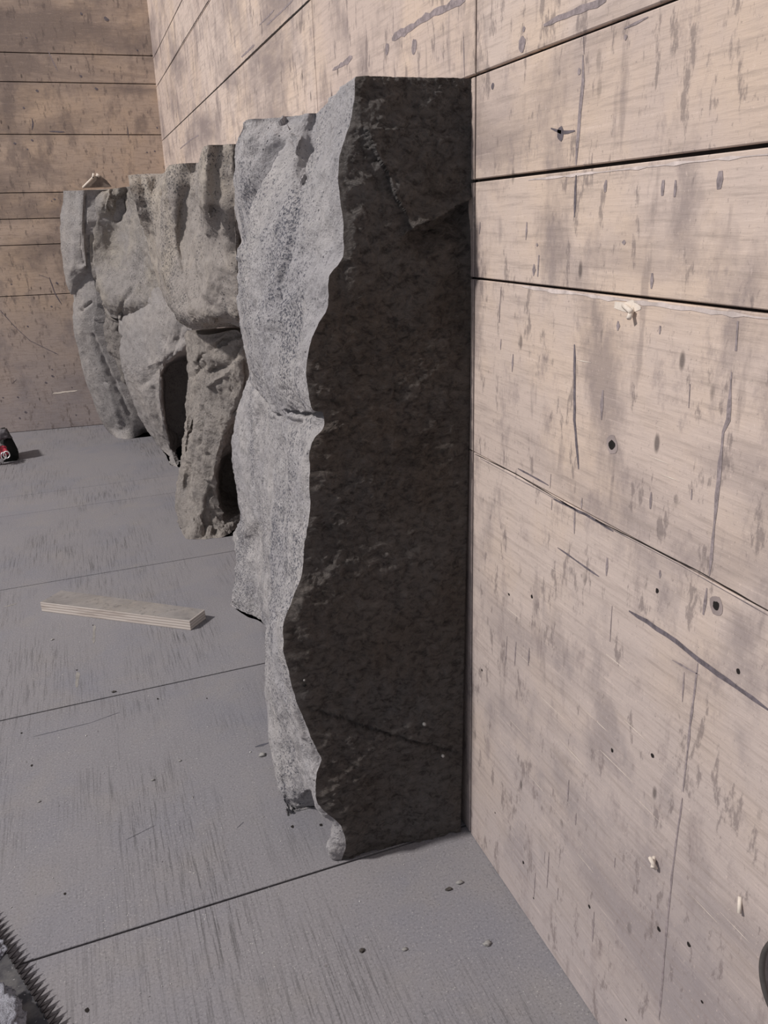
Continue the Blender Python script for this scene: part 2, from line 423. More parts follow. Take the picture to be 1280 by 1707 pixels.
def rock(name, rows, mat, amp=.012, fine=.004, seed=0, step=.008, ridge=0., open_right=False, pin_right=False, crag=0., xw=None, freq=5, carve=()):
    G, nu, nv = grid_of(rows, step)
    nr, nc = len(G), len(G[0])
    N = [[None] * nc for _ in range(nr)]
    for i in range(nr):
        for j in range(nc):
            du = G[i][min(j + 1, nc - 1)] - G[i][max(j - 1, 0)]; dv = G[min(i + 1, nr - 1)][j] - G[max(i - 1, 0)][j]
            n = du.cross(dv)
            if n.length < 1e-9: n = Vector((-1, 0, 0))
            n.normalize()
            if n.x > .0 and abs(n.x) > abs(n.y): n = -n
            if n.y > .5: n = -n
            N[i][j] = n
    off = Vector((seed * 3.7, seed * 1.3, seed * .77))
    b = BM(); V = []
    Gd = [[None] * nc for _ in range(nr)]
    for i in range(nr):
        row = []
        for j in range(nc):
            p = G[i][j]; q = p + off
            d = amp * fbm(Vector((q.x * freq, q.y * freq, q.z * freq * .6)), 4) + fine * fbm(q * 28, 4, .7)
            if ridge: d += ridge * (abs(noise.noise(Vector((q.x * 9, q.y * 9, q.z * 4)))) * -1.0 + .2)
            if crag: d += crag * noise.turbulence(Vector((q.x * 22, q.y * 22, q.z * 9)), 3, True) - crag * .4
            if carve:
                rel = Vector((p.x, p.y, p.z - 1)); den = rel.dot(AXF)
                sx = 640 + F * rel.dot(AXR) / den; sy = 853.5 + F * rel.dot(AXD) / den
                sx += 3 * noise.noise(q * 25)
                for pl, wd, dp in carve:
                    if sx < min(a[0] for a in pl) - wd or sx > max(a[0] for a in pl) + wd or sy < min(a[1] for a in pl) - wd or sy > max(a[1] for a in pl) + wd: continue
                    m_ = 1e9
                    for (ax_, ay_), (bx_, by_) in zip(pl[:-1], pl[1:]):
                        vx, vy = bx_ - ax_, by_ - ay_
                        t = max(0, min(1, ((sx - ax_) * vx + (sy - ay_) * vy) / (vx * vx + vy * vy + 1e-9)))
                        m_ = min(m_, math.hypot(sx - ax_ - t * vx, sy - ay_ - t * vy))
                    if m_ < wd: d -= dp * (1 - m_ / wd) ** 1.2
            e = min(1., min(i, nr - 1 - i) / 3)            # ends keep to the sawn top and the floor
            if pin_right: e *= min(1., (nc - 1 - j) / 10 + .22)
            pp = p + N[i][j] * d * (.25 + .75 * e)
            pp.z = max(0.0005, min(ZT + .004 * noise.noise(q * 40), pp.z))
            if i == nr - 1 and p.z < .02: pp.z = .0005
            pp.x = min(pp.x, WX - .006)
            Gd[i][j] = pp
            row.append(b.v(pp))
        V.append(row)
    for i in range(nr - 1):
        for j in range(nc - 1): b.f([V[i][j], V[i][j + 1], V[i + 1][j + 1], V[i + 1][j]])
    XB = WX - .006 if xw is None else xw
    bk = {}
    def back(i, j):
        if (i, j) not in bk:
            p = Gd[i][j]; bk[(i, j)] = b.v((max(XB, p.x + .002), p.y + (.035 if open_right and j == nc - 1 else 0), p.z))
        return bk[(i, j)]
    def mid(a, c): pass
    edge = [(0, j) for j in range(nc)] + [(i, nc - 1) for i in range(1, nr)] + [(nr - 1, j) for j in range(nc - 2, -1, -1)] + [(i, 0) for i in range(nr - 2, 0, -1)]
    for k in range(len(edge)):
        a, c = edge[k], edge[(k + 1) % len(edge)]
        if open_right and a[1] == nc - 1 and c[1] == nc - 1: continue
        b.f([V[a[0]][a[1]], V[c[0]][c[1]], back(*c), back(*a)])
    b.f([back(*a) for a in edge])
    o = b.build(name, mat)
    me = o.data
    # sharp sawn rim
    if hasattr(me, 'set_sharp_from_angle'): me.set_sharp_from_angle(angle=math.radians(55))
    return o, Gd

T = 'T'; FL = 'F'
slab_rows = [
 [(393,240,T),(402,218,T),(410,200,T),(440,197,T),(478,194,T),(512,189,T),(527,189,T),(541,178,T),(565,150,T),(595,128,.985)],
 [(392,262,1.9),(397,245,1.7),(404,230,1.46),(434,230,1.41),(474,222,1.37),(504,221,1.35),(526,222,1.34),(535,210,1.22),(560,186,1.08),(592,172,.985)],
 [(391,290,1.9),(394,272,1.7),(400,262,1.5),(428,258,1.42),(468,250,1.36),(495,252,1.3),(523,258,1.32),(531,240,1.2),(556,225,1.07),(579,225,.985)],
 [(392,320,1.9),(395,310,1.7),(401,300,1.5),(422,296,1.43),(450,292,1.36),(482,292,1.27),(512,295,1.25),(523,285,1.15),(550,272,1.05),(567,268,.985)],
 [(394,350,1.9),(397,345,1.7),(405,340,1.5),(420,335,1.44),(432,330,1.36),(470,335,1.25),(500,335,1.2),(516,330,1.12),(548,325,1.04),(567,318,.985)],
 [(397,390,1.88),(399,388,1.7),(404,385,1.5),(412,380,1.42),(427,380,1.33),(465,382,1.22),(494,382,1.18),(513,380,1.09),(548,376,1.03),(574,372,.985)],
 [(399,430,1.85),(401,430,1.7),(404,430,1.5),(408,425,1.4),(424,430,1.3),(460,430,1.2),(487,430,1.16),(510,430,1.08),(545,430,1.02),(571,428,.985)],
 [(399,470,1.83),(401,472,1.65),(404,475,1.46),(409,475,1.37),(427,475,1.27),(457,475,1.2),(482,475,1.155),(503,472,1.08),(530,466,1.02),(549,460,.985)],
 [(397,510,1.8),(399,515,1.6),(403,520,1.42),(412,520,1.34),(430,520,1.25),(455,520,1.2),(476,520,1.15),(498,520,1.08),(524,520,1.02),(546,508,.985)],
 [(405,560,1.78),(407,562,1.6),(411,565,1.43),(420,565,1.34),(434,565,1.26),(455,565,1.2),(474,565,1.145),(493,560,1.08),(510,556,1.02),(526,552,.985)],
 [(412,600,1.75),(414,605,1.6),(418,610,1.45),(428,610,1.34),(440,610,1.27),(455,610,1.2),(472,610,1.14),(488,608,1.08),(500,604,1.02),(511,600,.985)],
 [(414,625,1.9),(418,630,1.75),(424,635,1.6),(434,640,1.45),(446,645,1.3),(460,650,1.2),(478,655,1.13),(494,655,1.07),(506,652,1.02),(514,650,.985)],
 [(395,685,1.95),(408,688,1.82),(426,690,1.68),(444,690,1.52),(458,693,1.33),(475,690,1.22),(492,690,1.14),(508,688,1.08),(515,684,1.02),(520,680,.985)],
 [(392,700,1.96),(407,700,1.83),(426,700,1.68),(445,702,1.52),(459,703,1.33),(476,700,1.22),(493,699,1.13),(510,697,1.07),(525,695,1.01),(538,694,.985)],
 [(388,730,1.98),(405,730,1.85),(425,730,1.7),(445,725,1.5),(462,722,1.3),(478,718,1.18),(496,714,1.1),(512,712,1.05),(526,716,1.0),(538,714,.985)],
 [(390,745,1.99),(406,745,1.85),(426,745,1.7),(445,742,1.5),(462,740,1.3),(477,737,1.18),(493,735,1.1),(504,733,1.05),(514,732,1.01),(524,732,.985)],
 [(393,780,2.0),(408,780,1.85),(427,780,1.7),(446,778,1.5),(462,775,1.3),(476,772,1.18),(488,768,1.1),(499,765,1.05),(509,762,1.0),(517,758,.985)],
 [(402,860,2.0),(416,860,1.85),(432,860,1.7),(447,858,1.5),(458,857,1.3),(470,857,1.2),(482,857,1.12),(493,857,1.06),(505,857,1.02),(515,857,.985)],
 [(389,893,2.12),(404,898,2.0),(430,900,1.86),(446,903,1.55),(454,907,1.33),(464,910,1.21),(474,911,1.13),(485,911,1.065),(497,911,1.02),(508,911,.985)],
 [(398,927,2.03),(412,935,1.95),(430,945,1.85),(445,955,1.6),(450,960,1.35),(458,963,1.22),(466,965,1.14),(476,966,1.07),(487,966,1.02),(498,966,.985)],
 [(392,965,2.02),(410,985,1.95),(432,1000,1.87),(446,1020,1.55),(448,1035,1.3),(452,1040,1.2),(456,1043,1.12),(461,1045,1.06),(466,1046,1.02),(470,1047,.985)],
 [(387,1000,2.02),(411,1018,1.95),(438,1033,1.87),(449,1060,1.6),(444,1130,1.28),(449,1140,1.2),(458,1145,1.12),(468,1147,1.06),(478,1148,1.02),(489,1150,.985)],
 [(386,1003,2.01),(411,1021,1.95),(438,1035,1.88),(454,1075,1.6),(448,1200,1.26),(458,1208,1.19),(472,1212,1.12),(487,1214,1.05),(500,1216,1.0),(512,1216,.985)],
 [(386,1004,2.01),(411,1023,1.95),(439,1036,1.88),(456,1080,1.6),(451,1230,1.25),(464,1240,1.18),(482,1246,1.11),(500,1250,1.05),(514,1252,1.0),(530,1254,.985)],
 [(386,1005,2.01),(411,1024,1.95),(439,1037,1.88),(458,1085,1.6),(452,1242,1.24),(468,1254,1.17),(486,1262,1.1),(504,1264,1.05),(520,1266,1.0),(536,1266,.985)],
 [(386,1006,2.01),(411,1024,1.95),(439,1037,1.88),(458,1088,1.6),(456,1260,1.22),(472,1280,1.16),(490,1288,1.1),(506,1290,1.06),(517,1290,1.0),(527,1290,.985)],
 [(385,1007,2.01),(412,1026,1.95),(440,1039,1.88),(460,1100,1.58),(465,1305,1.19),(480,1325,1.15),(500,1325,1.11),(512,1318,1.07),(520,1312,1.01),(526,1312,.985)],
 [(385,1008,2.01),(412,1027,1.95),(440,1040,1.88),(461,1102,1.57),(470,1318,1.185),(484,1336,1.15),(508,1332,1.14),(.280,1.10,.12,0),(525,1338,1.02),(529,1338,.985)],
 [(385,1009,2.01),(412,1027,1.95),(440,1040,1.88),(.37,1.6,.02,0),(476,1330,1.175),(489,1344,1.145),(515,1338,1.14),(.290,1.09,.09,0),(542,1356,1.01),(547,1356,.985)],
 [(385,1009,2.01),(412,1027,1.95),(440,1040,1.88),(.37,1.6,.015,0),(478,1334,1.175),(489,1349,1.145),(522,1343,1.14),(.295,1.08,.05,0),(558,1376,1.01),(568,1375,.985)],
 [(385,1009,2.01),(412,1027,1.95),(440,1040,1.88),(.375,1.6,.01,0),(.230,1.19,.01,0),(490,1351,1.145),(524,1346,1.14),(.295,1.07,.02,0),(549,1410,1.01),(577,1406,.985)],
 [(385,1010,FL),(412,1028,FL),(440,1041,FL),(.38,1.6,0,0),(.232,1.19,0,0),(490,1353,FL),(525,1348,FL),(.30,1.07,0,0),(552,1429,FL),(569,1434,FL)],
]
slab, SG = rock('rock_slab', slab_rows, M_slab, amp=.006, fine=.0045, seed=1, step=.0042, open_right=True, pin_right=True, carve=[
 ([(480,238),(452,290),(427,335),(412,385),(405,430)], 9, -.007), ([(462,240),(430,295),(410,350),(403,400)], 15, .014), ([(405,215),(402,260)], 10, .006),
 ([(455,400),(432,460),(414,520)], 24, .010), ([(524,262),(508,330),(497,400),(480,470),(476,560),(474,640)], 11, -.006), ([(512,300),(488,400),(466,470),(462,560)], 13, .008),
 ([(535,300),(520,400),(500,500),(490,600)], 14, .006), ([(478,686),(500,690),(534,692)], 5, .014), ([(482,701),(504,704)], 6, .009), ([(415,638),(437,666),(452,688),(472,700)], 4, .009),
 ([(456,700),(451,800),(448,900),(447,1040)], 6, .008), ([(449,885),(447,960)], 4, .010), ([(452,985),(457,1035)], 4, .010), ([(470,740),(468,850),(474,960)], 14, .006),
 ([(470,1080),(486,1160),(505,1230)], 6, -.005), ([(470,1200),(480,1280)], 12, .006), ([(395,740),(402,850),(398,950)], 12, -.005), ([(430,700),(425,800),(432,950)], 20, .006)])
tag(slab, 'tall light grey rock slab nearest the camera, its flat dark end turned to the viewer', 'rock', 'grey rocks standing along the plywood wall')
# dark end of the slab: from the front edge curve across to the wall
FE = [r[-1] for r in SG]
redge = [(794, 130), (793, 300), (788, 470), (784, 620), (781, 780), (777, 950), (773, 1150), (768, 1376)]
RE_ctrl = [on_depth(x, y, .98) for x, y in redge]
RE = spl(RE_ctrl, [40] * (len(RE_ctrl) - 1))
def re_at(t):
    k = t * (len(RE) - 1); i = min(int(k), len(RE) - 2); return RE[i].lerp(RE[i + 1], k - i)
b = BM(); NC = 120; V = []
L = [0]
for i in range(1, len(FE)): L.append(L[-1] + abs(FE[i].z - FE[i - 1].z) + 1e-5)
pa, pb = on_depth(500, 1180, .985), on_depth(776, 1260, .985)
sa, sb = on_depth(684, 385, .985), on_depth(795, 322, .985)
ta, tb = on_depth(600, 215, .985), on_depth(684, 385, .985)
for i, p in enumerate(FE):
    row = []
    # right-hand end by height: match z fraction
    tz = 1 - (p.z / ZT) if i not in (0, len(FE) - 1) else (0 if i == 0 else 1)
    e = re_at(min(1, max(0, tz)))
    for j in range(NC + 1):
        t = j / NC; q = p.lerp(e, t)
        if i == len(FE) - 1: q.z = .001 + .0 * t
        qq = Vector((q.x * 1.0, 3.3, q.z))
        d = .009 * fbm(Vector((q.x * 7, 2, q.z * 5)), 4) + .0045 * fbm(Vector((q.x * 38, 5, q.z * 60)), 5, .55)
        # broken shelf near the top right and the scar that runs to it
        u = (q.x - sa.x) / (sb.x - sa.x); zl_ = sa.z + (sb.z - sa.z) * u + .012 * noise.noise(Vector((q.x * 30, 1, 1)))
        if -.15 < u < 1.1:
            dz = q.z - zl_
            d += .022 * max(0, 1 - abs(dz + .014) / .03) * (-1 if dz < 0 else 1) * min(1, max(0, (u + .15) * 4))
        v_ = (q.z - ta.z) / (tb.z - ta.z)
        if 0 < v_ < 1:
            xx = ta.x + (tb.x - ta.x) * v_ + .01 * noise.noise(Vector((1, 1, q.z * 25)))
            d += .008 * (1 if q.x > xx else 0) * math.exp(-max(0, q.x - xx) / .08)
        # hairline crack
        u = (q.x - pa.x) / (pb.x - pa.x); zc = pa.z + (pb.z - pa.z) * u + .003 * noise.noise(Vector((q.x * 60, 2, 2)))
        if abs(q.z - zc) < .0028: d -= .005
        # drill holes
        e_ = min(1, min(t, 1 - t) * 14)
        if j: q = Vector((q.x, q.y - d * e_, q.z))
        row.append(b.v(q))
    V.append(row)
for i in range(len(V) - 1):
    for j in range(NC): b.f([V[i][j], V[i][j + 1], V[i + 1][j + 1], V[i + 1][j]])
# closing strip along the wall side
bkc = [b.v((r.x + 0.0, r.y + .05, r.z)) for r in [re_at(min(1, max(0, 1 - p.z / ZT))) for p in FE]]
for i in range(len(V) - 1): b.f([V[i][NC], bkc[i], bkc[i + 1], V[i + 1][NC]])
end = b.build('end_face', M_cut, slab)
end['label'] = 'rough dark brown-grey broken end face'
def knob(x, y, r, mat, nm, Y=.975):
    bb = bmesh.new(); bmesh.ops.create_icosphere(bb, subdivisions=2, radius=r * S)
    for v in bb.verts: v.co = v.co * (1 + .2 * noise.noise(v.co * 400)) + on_depth(x, y, Y) * S
    me = bpy.data.meshes.new(nm); bb.to_mesh(me); bb.free(); me.materials.append(mat)
    o = bpy.data.objects.new(nm, me); sc.collection.objects.link(o); o.parent = slab; return o
M_dot = plain('pale_pebble', (.30, .29, .28)); M_hole = plain('hole_black', (.008, .008, .008))
knob(747, 738, .0034, M_hole, 'drill_hole', .985); knob(507, 1141, .0034, M_hole, 'drill_hole', .985); knob(507, 1134, .0016, M_dot, 'embedded_pebble', .978)
knob(707, 1207, .0032, M_dot, 'embedded_pebble'); knob(738, 1260, .003, M_dot, 'embedded_pebble')

mid_rows = [
 [(213,291,T),(245,290,T),(274,288,T),(281,276,T),(308,272,T),(333,270,T),(340,244,T),(365,242,T),(391,240,T),(405,248,T)],
 [(217,312,2.84),(246,312,2.82),(264,312,2.80),(279,308,2.47),(310,305,2.40),(332,305,2.34),(336,292,1.93),(360,288,1.90),(391,288,1.86),(406,290,1.95)],
 [(228,345,2.86),(250,345,2.82),(268,345,2.72),(286,345,2.46),(310,345,2.42),(333,345,2.34),(338,342,1.96),(360,345,1.92),(392,345,1.87),(406,345,1.95)],
 [(243,400,2.97),(258,400,2.85),(270,400,2.68),(285,400,2.5),(308,400,2.46),(332,400,2.3),(346,400,2.12),(366,400,2.0),(393,400,1.93),(406,400,1.98)],
 [(256,450,2.95),(266,450,2.8),(277,450,2.6),(290,455,2.45),(308,460,2.38),(332,460,2.25),(350,460,2.12),(372,460,2.04),(395,460,1.97),(406,460,2.0)],
 [(270,490,2.9),(277,495,2.7),(286,500,2.5),(297,505,2.38),(310,508,2.3),(332,508,2.22),(352,505,2.14),(375,503,2.07),(396,502,2.0),(406,500,2.0)],
 [(284,510,2.8),(288,516,2.65),(294,525,2.46),(304,530,2.36),(316,533,2.3),(334,532,2.22),(354,527,2.16),(375,525,2.1),(396,528,2.04),(406,525,2.04)],
 [(300,530,2.8),(303,534,2.7),(307,540,2.55),(314,546,2.46),(324,549,2.4),(338,547,2.32),(354,540,2.26),(375,538,2.2),(396,545,2.14),(408,545,2.1)],
]
o, _ = rock('boulder', mid_rows, M_mid, amp=.006, fine=.0055, seed=2, step=.0075, carve=[
 ([(314,285),(302,340),(296,400),(296,460),(304,500)], 17, .022), ([(275,330),(268,400),(280,470)], 9, -.010), ([(352,350),(358,400),(368,430)], 16, .014), ([(325,380),(335,440),(345,490)], 12, -.008),
 ([(350,534),(362,533),(378,538),(396,543)], 4, .008), ([(268,325),(262,350),(266,400)], 3.5, .010), ([(375,260),(378,330),(385,400)], 9, .008), ([(235,300),(246,360),(258,430)], 8, .010),
 ([(300,470),(320,500),(330,520)], 14, -.008), ([(350,440),(352,500)], 9, -.007), ([(385,300),(388,420)], 8, .012)])
tag(o, 'beige-grey pitted boulder with vertical ridges just behind the tall slab, above the folded rock', 'rock', 'grey rocks standing along the plywood wall')

fold_rows = [
 [(311,551,2.85),(316,553,2.72),(328,557,2.6),(345,558,2.5),(360,556,2.42),(376,553,2.35),(392,550,2.3),(402,556,2.25),(412,560,2.3)],
 [(313,575,2.86),(318,577,2.72),(328,577,2.62),(340,580,2.56),(352,583,2.46),(372,572,2.4),(392,566,2.3),(406,572,2.24),(414,575,2.3)],
 [(313,600,2.86),(317,602,2.72),(325,604,2.62),(335,606,2.6),(342,600,2.46),(362,600,2.42),(388,590,2.36),(404,590,2.28),(418,592,2.3)],
 [(313,630,2.86),(318,632,2.72),(326,632,2.66),(334,628,2.58),(346,632,2.48),(362,632,2.45),(384,622,2.36),(405,612,2.3),(418,615,2.32)],
 [(311,660,2.88),(317,660,2.76),(325,660,2.68),(337,658,2.56),(350,658,2.52),(366,656,2.47),(384,654,2.42),(404,645,2.35),(418,640,2.35)],
 [(309,695,2.88),(315,696,2.76),(320,697,2.74),(330,692,2.6),(344,684,2.54),(362,690,2.5),(380,690,2.46),(396,685,2.42),(412,680,2.4)],
 [(304,735,2.88),(309,738,2.76),(316,738,2.78),(324,735,2.62),(338,735,2.56),(354,735,2.52),(372,735,2.5),(384,732,2.65),(405,735,2.8)],
 [(300,765,2.9),(306,767,2.76),(315,770,2.7),(324,770,2.64),(337,768,2.58),(350,768,2.54),(362,768,2.52),(371,768,2.8),(402,770,2.9)],
 [(296,800,2.9),(303,800,2.76),(310,800,2.74),(321,800,2.66),(336,800,2.60),(348,800,2.57),(358,800,2.55),(368,805,2.9),(402,808,2.95)],
 [(295,835,2.88),(301,838,2.74),(310,838,2.7),(322,838,2.66),(338,838,2.60),(351,840,2.6),(360,842,2.6),(374,842,2.80),(404,842,2.8)],
 [(296,858,2.82),(302,868,2.66),(312,870,2.62),(326,872,2.59),(341,872,2.6),(352,875,2.62),(366,874,2.6),(386,866,2.62),(408,858,2.64)],
 [(299,878,FL),(303,888,FL),(311,898,FL),(326,899,FL),(342,899,FL),(354,897,FL),(369,896,FL),(389,885,FL),(409,863,FL)],
]
o, _ = rock('folded_rock', fold_rows, M_fold, amp=.010, fine=.006, seed=3, step=.0075, crag=.012, freq=9, carve=[
 ([(322,612),(340,592),(360,577),(387,562)], 6, .016), ([(348,622),(372,611),(390,592),(402,573)], 6, .020), ([(335,603),(355,588),(385,572)], 5, -.008), ([(320,628),(330,616),(338,608)], 7, .022),
 ([(318,684),(320,700),(319,718)], 6, .026), ([(312,732),(314,750)], 6, .026), ([(327,640),(325,700),(318,770)], 5, -.010), ([(338,680),(333,720),(331,742)], 6, .012),
 ([(410,605),(412,640),(402,664),(390,690)], 6, .018), ([(388,730),(380,780),(380,835)], 15, .022), ([(349,820),(360,845),(369,866)], 4, .014), ([(314,775),(311,812)], 7, .016),
 ([(343,868),(350,892)], 6, .016), ([(350,640),(375,625),(402,600)], 6, -.008), ([(345,760),(352,800),(340,860)], 8, .010), ([(360,560),(372,556),(400,560)], 6, .02)])
tag(o, 'narrow craggy folded rock with deep black hollows, standing between slab and smooth bulging rock', 'rock', 'grey rocks standing along the plywood wall')

bulge_rows = [
 [(200,517,3.78),(215,506,3.72),(232,493,3.62),(248,484,3.52),(265,478,3.42),(292,480,3.25),(318,482,3.2)],
 [(198,545,3.78),(213,543,3.68),(232,538,3.55),(250,534,3.45),(272,532,3.36),(296,536,3.27),(320,545,3.2)],
 [(199,580,3.78),(214,580,3.68),(232,578,3.56),(250,576,3.46),(272,572,3.37),(294,566,3.3),(320,560,3.24)],
 [(203,610,3.78),(217,610,3.68),(233,608,3.57),(250,606,3.48),(266,603,3.4),(286,594,3.33),(320,580,3.28)],
 [(212,640,3.8),(225,640,3.68),(238,640,3.58),(252,636,3.5),(269,622,3.42),(276,614,3.75),(320,606,4.0)],
 [(221,667,3.8),(232,667,3.70),(244,667,3.60),(256,665,3.53),(268,660,3.48),(277,664,3.85),(320,666,4.0)],
 [(231,692,3.82),(240,692,3.72),(251,692,3.62),(262,692,3.56),(272,694,3.52),(279,700,3.85),(318,700,4.0)],
 [(250,722,3.82),(256,722,3.76),(263,724,3.68),(270,725,3.62),(276,726,3.60),(286,728,3.74),(316,728,3.95)],
 [(270,752,3.82),(274,752,3.77),(278,752,3.72),(282,752,3.68),(286,752,3.66),(293,752,3.74),(316,752,3.9)],
 [(284,775,FL),(287,776,FL),(290,777,FL),(293,778,FL),(297,779,FL),(304,779,FL),(316,776,FL)],
]
o, _ = rock('bulging_rock', bulge_rows, M_smooth, amp=.008, fine=.005, seed=4, step=.009, carve=[
 ([(236,512),(238,524),(244,530),(250,522),(249,508),(242,504),(236,512)], 3, .010), ([(302,545),(288,590),(262,615),(240,640)], 12, .012), ([(292,560),(272,600),(250,610)], 8, -.008), ([(200,560),(198,575)], 4, .02),
 ([(272,625),(280,640),(292,662)], 4, -.012), ([(225,560),(235,640),(262,700)], 12, -.006), ([(255,650),(262,700),(276,740)], 10, .010)])
tag(o, 'smooth bulging grey rock tapering to a pointed foot, with a black cavity at its right', 'rock', 'grey rocks standing along the plywood wall')

hollow_rows = [
 [(148,317,3.82),(164,316,3.80),(180,315,3.78),(193,314,3.76),(213,311,3.62),(240,309,3.5)],
 [(148,340,3.82),(160,340,3.78),(178,340,3.74),(192,340,3.80),(209,340,3.76),(240,340,3.5)],
 [(149,370,3.82),(163,370,3.80),(182,370,3.80),(200,368,3.78),(222,365,3.64),(247,365,3.45)],
 [(150,430,3.82),(165,430,3.82),(186,430,3.80),(208,430,3.72),(238,430,3.55),(260,430,3.42)],
 [(155,475,3.82),(170,480,3.76),(192,482,3.68),(214,483,3.62),(240,480,3.54),(268,480,3.42)],
 [(163,500,3.84),(174,506,3.76),(190,510,3.70),(206,512,3.66),(228,508,3.58),(262,505,3.48)],
 [(174,520,3.9),(182,527,3.84),(193,531,3.80),(206,530,3.76),(225,530,3.7),(255,530,3.6)],
]
o, _ = rock('hollowed_rock', hollow_rows, M_back, amp=.008, fine=.006, seed=5, step=.009, xw=.36, carve=[
 ([(206,318),(202,345),(196,362)], 9, .028), ([(186,318),(183,350)], 4, .014), ([(176,325),(173,350)], 4, .010), ([(152,325),(152,420),(156,470),(166,505)], 4, .022), ([(190,390),(195,440),(200,470)], 20, .012),
 ([(242,400),(255,450)], 8, -.010), ([(222,480),(205,505),(200,530)], 6, .012), ([(238,430),(222,470)], 9, .010)])
tag(o, 'grey-green rock with a concave hollow face and a dark recess at its upper right corner', 'rock', 'grey rocks standing along the plywood wall')

far_rows = [
 [(105,318,3.88),(117,318,3.84),(130,318,3.80),(138,317,3.78),(146,317,3.78)],
 [(100,370,3.95),(110,370,3.88),(122,370,3.83),(134,370,3.80),(146,370,3.80)],
 [(101,410,3.98),(111,410,3.90),(122,410,3.84),(134,410,3.81),(146,415,3.82)],
 [(107,450,4.0),(115,448,3.91),(126,443,3.86),(137,438,3.83),(149,435,3.83)],
 [(113,475,4.01),(118,462,3.93),(127,453,3.88),(137,448,3.84),(150,445,3.84)],
 [(119,491,4.02),(122,472,3.95),(128,459,3.90),(137,454,3.86),(150,450,3.85)],
]
o, _ = rock('boulder', far_rows, M_smooth, amp=.008, fine=.003, seed=6, step=.009, xw=.25, carve=[([(146,318),(141,360),(146,410),(148,450)], 5, .022), ([(120,330),(128,400),(133,440)], 8, .010), ([(112,340),(110,400),(118,450)], 6, -.006), ([(133,390),(138,440)], 5, .012)])
tag(o, 'upper leftmost pale grey rock, narrow and upright, behind a black crack', 'rock', 'grey rocks standing along the plywood wall')
leg_rows = [
 [(122,494,4.05),(126,470,3.98),(136,458,3.93),(146,454,3.89),(152,452,3.87)],
 [(121,510,4.06),(129,500,3.99),(138,495,3.95),(149,492,3.91),(160,490,3.88)],
 [(121,538,4.08),(129,530,4.01),(137,526,3.97),(148,518,3.94),(162,512,3.91)],
 [(124,560,4.1),(132,555,4.03),(141,550,4.0),(150,545,3.97),(156,540,3.95)],
 [(131,583,4.13),(141,580,4.06),(150,578,4.03),(159,575,4.0),(166,570,3.98)],
 [(145,640,4.18),(157,640,4.11),(168,638,4.07),(181,634,4.04),(192,628,4.02)],
 [(163,688,4.23),(176,688,4.15),(188,687,4.11),(203,684,4.08),(218,680,4.06)],
 [(176,712,4.25),(188,714,4.19),(203,714,4.14),(219,710,4.11),(236,706,4.1)],
 [(184,722,FL),(195,730,FL),(212,732,FL),(228,728,FL),(240,722,FL)],
]
o, _ = rock('leaning_rock', leg_rows, M_smooth, amp=.006, fine=.003, seed=7, step=.009, xw=.27, carve=[([(132,518),(140,512),(150,505)], 4, .02), ([(155,560),(175,605),(198,655),(215,690)], 5, .012), ([(150,570),(172,620),(190,670),(200,710)], 6, -.008), ([(140,590),(160,640),(180,690)], 7, .007), ([(172,628),(173,638),(178,638)], 2.5, .008)])
tag(o, 'long grey rock slanting down to the floor at the far left of the row', 'rock', 'grey rocks standing along the plywood wall')
wedge_rows = [
 [(160,508,4.0),(174,522,3.92),(188,534,3.86),(205,540,3.84)],
 [(156,540,4.02),(168,545,4.0),(184,550,3.9),(207,555,3.86)],
 [(166,575,4.06),(176,578,4.0),(190,582,3.94),(210,590,3.88)],
 [(190,628,4.1),(198,628,4.05),(207,630,4.0),(222,635,3.94)],
 [(214,676,4.14),(220,676,4.1),(226,676,4.06),(240,680,4.0)],
]
o, _ = rock('wedge_rock', wedge_rows, M_fold, amp=.008, fine=.005, seed=8, step=.008, crag=.022, xw=.2)
tag(o, 'rough crumbly wedge of rock jammed between the slanting rock and the bulging rock', 'rock', 'grey rocks standing along the plywood wall')

# ---------------------------------------------------------------- things
# plywood offcut on the floor
M_ply = board_mat('offcut_face', (.29, .27, .26), (.33, .305, .29), (.20, .185, .18), 0, .7, .3)
def ply_edge():
    k = NT('layered_edge', .85, .3)
    sp = k.n('ShaderNodeSeparateXYZ'); k.l(k.co, sp.inputs[0])
    wv = k.n('ShaderNodeTexWave', bands_direction='Z'); wv.inputs['Scale'].default_value = 62; wv.inputs['Distortion'].default_value = .8
    k.l(k.co, wv.inputs[0])
    nz = k.noise(60, k.scale((.3, .3, 3)), det=5)
    c = k.mix(wv.outputs['Fac'], (.46, .40, .36), (.66, .60, .55))
    c = k.mix(k.ramp(nz, .5, .7, 0, .6), c, (.30, .24, .21))
    return k.done(c, k.bump(wv.outputs['Fac'], .3, .001))
M_edge = ply_edge()
H = .029
A = on_floor(70, 1019); B_ = on_floor(318, 1051); Ct = on_floor(341, 1016, H); D = on_floor(101, 984, H)
Ct.z = 0; D.z = 0
b = BM()
base = [A, B_, Ct, D]
def inset(ps, e):
    c = sum(ps, Vector()) / 4; return [p + (c - p).normalized() * e for p in ps]
zs = [(0.0005, 0), (H - .0015, 0), (H, .002)]
R = [[b.v(Vector((p.x, p.y, z))) for p in inset(base, e)] for z, e in zs]
for k in range(2):
    for i in range(4): b.f([R[k][i], R[k][(i + 1) % 4], R[k + 1][(i + 1) % 4], R[k + 1][i]], 1)
b.f(R[2], 0); b.f(list(reversed(R[0])), 1)
o = b.build('plywood_offcut', [M_ply, M_edge], smooth=False)
tag(o, 'small rectangular plywood offcut with pale layered edges lying flat on the grey floor', 'plywood offcut')

